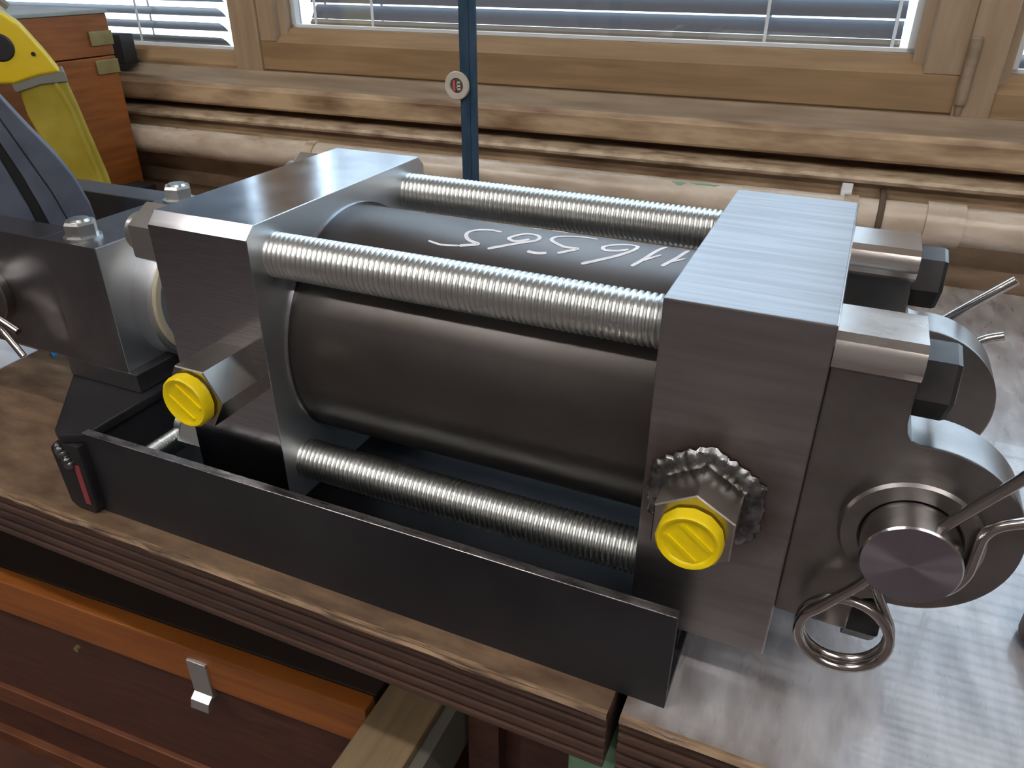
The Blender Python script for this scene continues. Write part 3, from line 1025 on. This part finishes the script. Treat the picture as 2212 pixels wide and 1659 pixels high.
def lug(y0, y1, near):
    bm = new_bm()
    add_prism(bm, lug_profile(), 1, y0, y1)
    bevel(bm, 0.0012, 2, 0.9)
    o = obj('clevis_lug', bm, 'bracket', hc, 30)
    # bright bar along the top and bottom that takes the bolt
    s = 1
    yb = -0.0002 if near else y0 - 0.0095
    yc = y0 + 0.016 if near else y1 - 0.016
    for up in (1, -1):
        if up > 0:
            zc = 0.1655
            prof = []
            for dy, dz in ((0.034, 0), (0.0065, 0), (0.0025, -0.002), (0.0004, -0.0058), (0.0, -0.0095), (0.0012, -0.0125), (0.0042, -0.0148), (0.008, -0.0155), (0.034, -0.0155)):
                prof.append((yb + s * dy, zc + dz))
            bm = new_bm()
            add_prism(bm, prof, 0, RX1, 0.0952)
            obj('bolt_bar', bm, 'boss', o, 25)
        bm = new_bm()
        z = (0.1455 if near else 0.1475) if up > 0 else 0.0275
        yq = 0.0215 if near else (y1 - 0.0115)
        add_lathe(bm, [(0.0950, 0.0150), (0.1068, 0.0150), (0.1084, 0.0142), (0.1088, 0.0130)], 0, (yq, z), 6, R(8))
        obj('bolt_head', bm, 'bolt', o, 20)
    return o


lug(0.005, 0.0305, True)
lug(0.1190, 0.1445, False)
# pin, washers
bm = new_bm()
add_lathe(bm, [(-0.0172, 0.0172), (-0.0164, 0.0178), (0.1740, 0.0178), (0.1750, 0.0170)], 1, PC, 56)
bm.normal_update()
for f in bm.faces:
    if abs(f.normal.y) > 0.95:
        f.material_index = 1
obj('clevis_pin', bm, ['pin', 'pinface'], hc)
for a, b in ((-0.0012, 0.0050), (0.1445, 0.1505)):
    bm = new_bm()
    add_ring(bm, [(a + 0.001, 0.0181), (a, 0.0190), (a, 0.0250), (a + 0.0012, 0.0262), (b, 0.0262), (b, 0.0181)], 1, PC, 56)
    obj('washer', bm, 'bracket', hc)


def clip(y, flip, name='spring_clip'):
    """double coil spring cotter: straight leg through the pin, bowed leg round it"""
    cx, cz, cr = 0.0932, 0.0345, 0.0178
    wr = 0.0022
    p = []
    # straight leg, from outside right through the pin down to the coil
    for q in ((0.142, 0.1450), (0.1323, 0.1296), (0.1168, 0.1062), (0.107, 0.0895), (0.0985, 0.0745), (0.0915, 0.0625)):
        p.append(Vector((q[0], y, q[1])))
    # coil: starts at the upper left going counter-clockwise
    start = R(112)
    turns = 2.0
    n = 56
    coil = []
    end = start + 2 * PI * turns - R(75)
    for k in range(n + 1):
        a = start + (end - start) * k / n
        coil.append(Vector((cx + cr * math.cos(a), y - 0.0002 + 0.0095 * k / n * (1 if not flip else -1), cz + cr * math.sin(a))))
    y2 = coil[-1].y
    bow = [(0.1005, 0.0600), (0.1030, 0.0645), (0.1130, 0.0645), (0.1235, 0.0690), (0.1285, 0.0790), (0.1288, 0.0910), (0.1292, 0.0985), (0.1325, 0.1040), (0.1400, 0.1085), (0.1500, 0.1120)]
    yb = y + (0.006 if not flip else -0.006)
    path = smooth_path(p, 5)[:-1] + coil[2:-1]
    path2 = smooth_path([coil[-2]] + [Vector((q[0], y2 + (yb - y2) * min(1, i / 3), q[1])) for i, q in enumerate(bow)], 5)
    bm = new_bm()
    add_tube(bm, path + path2, wr, 10)
    return obj(name, bm, 'wire', hc, 60)


clip(-0.0105, False)
# far clip: straight leg and bowed end seen beyond the far lug
bm = new_bm()
add_tube(bm, [(0.1465, 0.168, 0.1405), (0.1265, 0.168, 0.1200), (0.107, 0.168, 0.0995), (0.092, 0.168, 0.083)], 0.0026, 10)
obj('spring_clip', bm, 'wire', hc, 60)
bm = new_bm()
add_tube(bm, smooth_path([(0.092, 0.160, 0.066), (0.112, 0.160, 0.062), (0.128, 0.161, 0.072), (0.131, 0.162, 0.092), (0.138, 0.165, 0.1045), (0.149, 0.165, 0.1105)]), 0.0026, 10)
obj('spring_clip_leg', bm, 'wire', hc, 60)

# ---- piston rod, seal and fork at the left end
bm = new_bm(); add_lathe(bm, [(-0.392, 0.0125), (LX0 + 0.002, 0.0125)], 0, (0.087, 0.087), 40)
obj('piston_rod', bm, 'pin', hc)
bm = new_bm(); add_ring(bm, [(-0.3380, 0.0370), (-0.3380, 0.0410), (-0.3362, 0.0420), (-0.3345, 0.0410), (-0.3345, 0.0370)], 0, (0.087, 0.0830), 64)
obj('seal_ring', bm, 'seal', hc)
# fork: two cheeks, a top plate, a back wall and a stepped foot round the rod boss
FX = -0.354
ZT, ZBm = 0.1295, 0.0297
YA, YBk = 0.029, 0.145
fork = box('fork', (-0.402, FX - 0.0012, YA + 0.0005, YBk - 0.0005, 0.0435, ZT - 0.0003), 'fork', hc, 0.0008)
for y0_, y1_ in ((YA, YA + 0.024), (YBk - 0.024, YBk)):
    box('arm', (-0.66, -0.4018, y0_, y1_, 0.0435, ZT), 'fork', fork, 0.0011)
bm = new_bm(); add_box(bm, -0.4022, FX - 0.001, YA, YBk, 0.0435, ZT); bevel(bm, 0.0009)
obj('crossbar', bm, 'fork', fork)
box('lit_end_face', (FX - 0.001, FX, YA + 0.0004, YBk - 0.0004, 0.0437, ZT - 0.0004), 'lit_steel', fork, 0.0003)  # added thin plate, coloured lighter so the fork's end looks lit
bm = new_bm()
add_prism(bm, [(FX + 0.0070, YA - 0.0006), (FX + 0.0070, YBk + 0.0006), (-0.412, YBk + 0.0006), (-0.412, YA - 0.0006)], 2, ZBm, 0.0437)
bevel(bm, 0.0011, 2, 0.9)
obj('foot', bm, 'fork', fork, 30)
bm = new_bm(); add_lathe(bm, [(FX - 0.0005, 0.0440), (-0.3395, 0.0440), (-0.3380, 0.0425)], 0, (0.087, 0.0800), 72)
obj('rod_boss', bm, 'lit_steel', fork, 30)
for (x, y) in ((-0.3785, 0.0415), (-0.3865, 0.1305)):
    bm = new_bm()
    add_lathe(bm, [(ZT, 0.0112), (ZT + 0.0016, 0.0112)], 2, (x, y), 28)
    add_lathe(bm, [(ZT + 0.0016, 0.0098), (ZT + 0.0095, 0.0098), (ZT + 0.0112, 0.0088)], 2, (x, y), 6, R(14))
    add_lathe(bm, [(ZT + 0.0110, 0.0064), (ZT + 0.0125, 0.0058)], 2, (x, y), 20)
    obj('bolt_head', bm, 'zinc', fork, 24)
# arc weld line on the face of the crossbar
# left pin with washer and cotter wires
FP = (-0.470, 0.083)
bm = new_bm()
add_lathe(bm, [(0.006, 0.0125), (0.0075, 0.0140), (0.166, 0.0140), (0.1675, 0.0125)], 1, FP, 40)
obj('fork_pin', bm, 'pin', fork)
bm = new_bm()
add_ring(bm, [(0.0225, 0.0145), (0.0225, 0.0210), (0.0235, 0.0220), (0.0288, 0.0220), (0.0288, 0.0145)], 1, FP, 40)
obj('washer', bm, 'bracket', fork)
bm = new_bm()
add_tube(bm, [(-0.4720, 0.013, 0.0865), (-0.4560, 0.013, 0.0772), (-0.4290, 0.013, 0.0660)], 0.0024, 10)
obj('cotter_leg', bm, 'wire', fork, 60)
bm = new_bm()
add_tube(bm, smooth_path([(-0.466, 0.013, 0.060), (-0.4555, 0.013, 0.0675), (-0.4480, 0.013, 0.0655), (-0.4395, 0.013, 0.0560), (-0.4325, 0.013, 0.0470)]), 0.0024, 10)
obj('cotter_leg', bm, 'wire', fork, 60)
rebase(hc)

# ------------------------------------------------------------------ STRAP IN THE FORK
st = thing('rubber_strap', 'curved slate blue rubber strap rising between the fork arms', 'strap', (-0.45, 0.087, 0.0845))
st.rotation_euler = (0, 0, math.atan2(0.81346, 0.58162))
Z0 = 0.0845
RS = [(-0.050, 0.250), (-0.0330, 0.2280), (-0.0194, 0.2054), (-0.0088, 0.1855), (0.0027, 0.166), (0.0100, 0.1492), (0.0154, 0.1286), (0.0168, 0.1129), (0.0170, 0.0850)]
SR = [(-0.064, 0.236), (-0.0480, 0.2130), (-0.0274, 0.1768), (-0.0203, 0.1529), (-0.0158, 0.1330), (-0.0125, 0.1158), (-0.0085, 0.0850)]
SL = [(-0.068, 0.226), (-0.0510, 0.2030), (-0.0302, 0.1665), (-0.0265, 0.1505), (-0.0226, 0.1340), (-0.0200, 0.1170), (-0.0165, 0.0850)]


def strip(name, A, B, d0, d1, m_, bev=0.0015):
    bm = new_bm()
    add_prism(bm, [(u, z - Z0) for u, z in A + B[::-1]], 1, d0, d1)
    bevel(bm, bev, 2, 0.5)
    return obj(name, bm, m_, st, 40)


MID = [(-0.060, 0.242), (-0.0420, 0.2190), (-0.0233, 0.1912), (-0.0144, 0.1647), (-0.0064, 0.1415), (-0.0008, 0.1174), (0.004, 0.0850)]
strip('band', RS, MID, -0.008, 0.010, 'strap', 0.0025)
strip('band_edge', MID, SR, -0.0068, 0.010, 'strap', 0.0012)
strip('groove', SR, SL, -0.002, 0.010, 'blackplastic', 0.0003)
strip('inner_band', SL, [(u - 0.022, z - 0.008) for u, z in SL[:-1]] + [(-0.0385, 0.085)], -0.006, 0.010, 'strap', 0.0015)

# ------------------------------------------------------------------ ADDED CEILING FILL LAMPS (unseen, behind and above the viewer)
for i, (x, y) in enumerate(((-1.2, -0.7), (0.9, -0.7), (-1.2, -1.7), (0.9, -1.7))):
    lp = thing('added_ceiling_lamp', 'added unseen fluorescent batten filling the workshop with light from the ceiling', 'lamp', (x, y, 1.70), 'added ceiling fill lamps')
    box('housing', (-0.62, 0.62, -0.06, 0.06, 0.0, 0.05), 'edgewhite', lp, 0.004)
    bm = new_bm(); add_lathe(bm, [(-0.58, 0.019), (0.58, 0.019)], 0, (0.0, -0.021), 20)
    obj('tube', bm, 'lamp', lp)
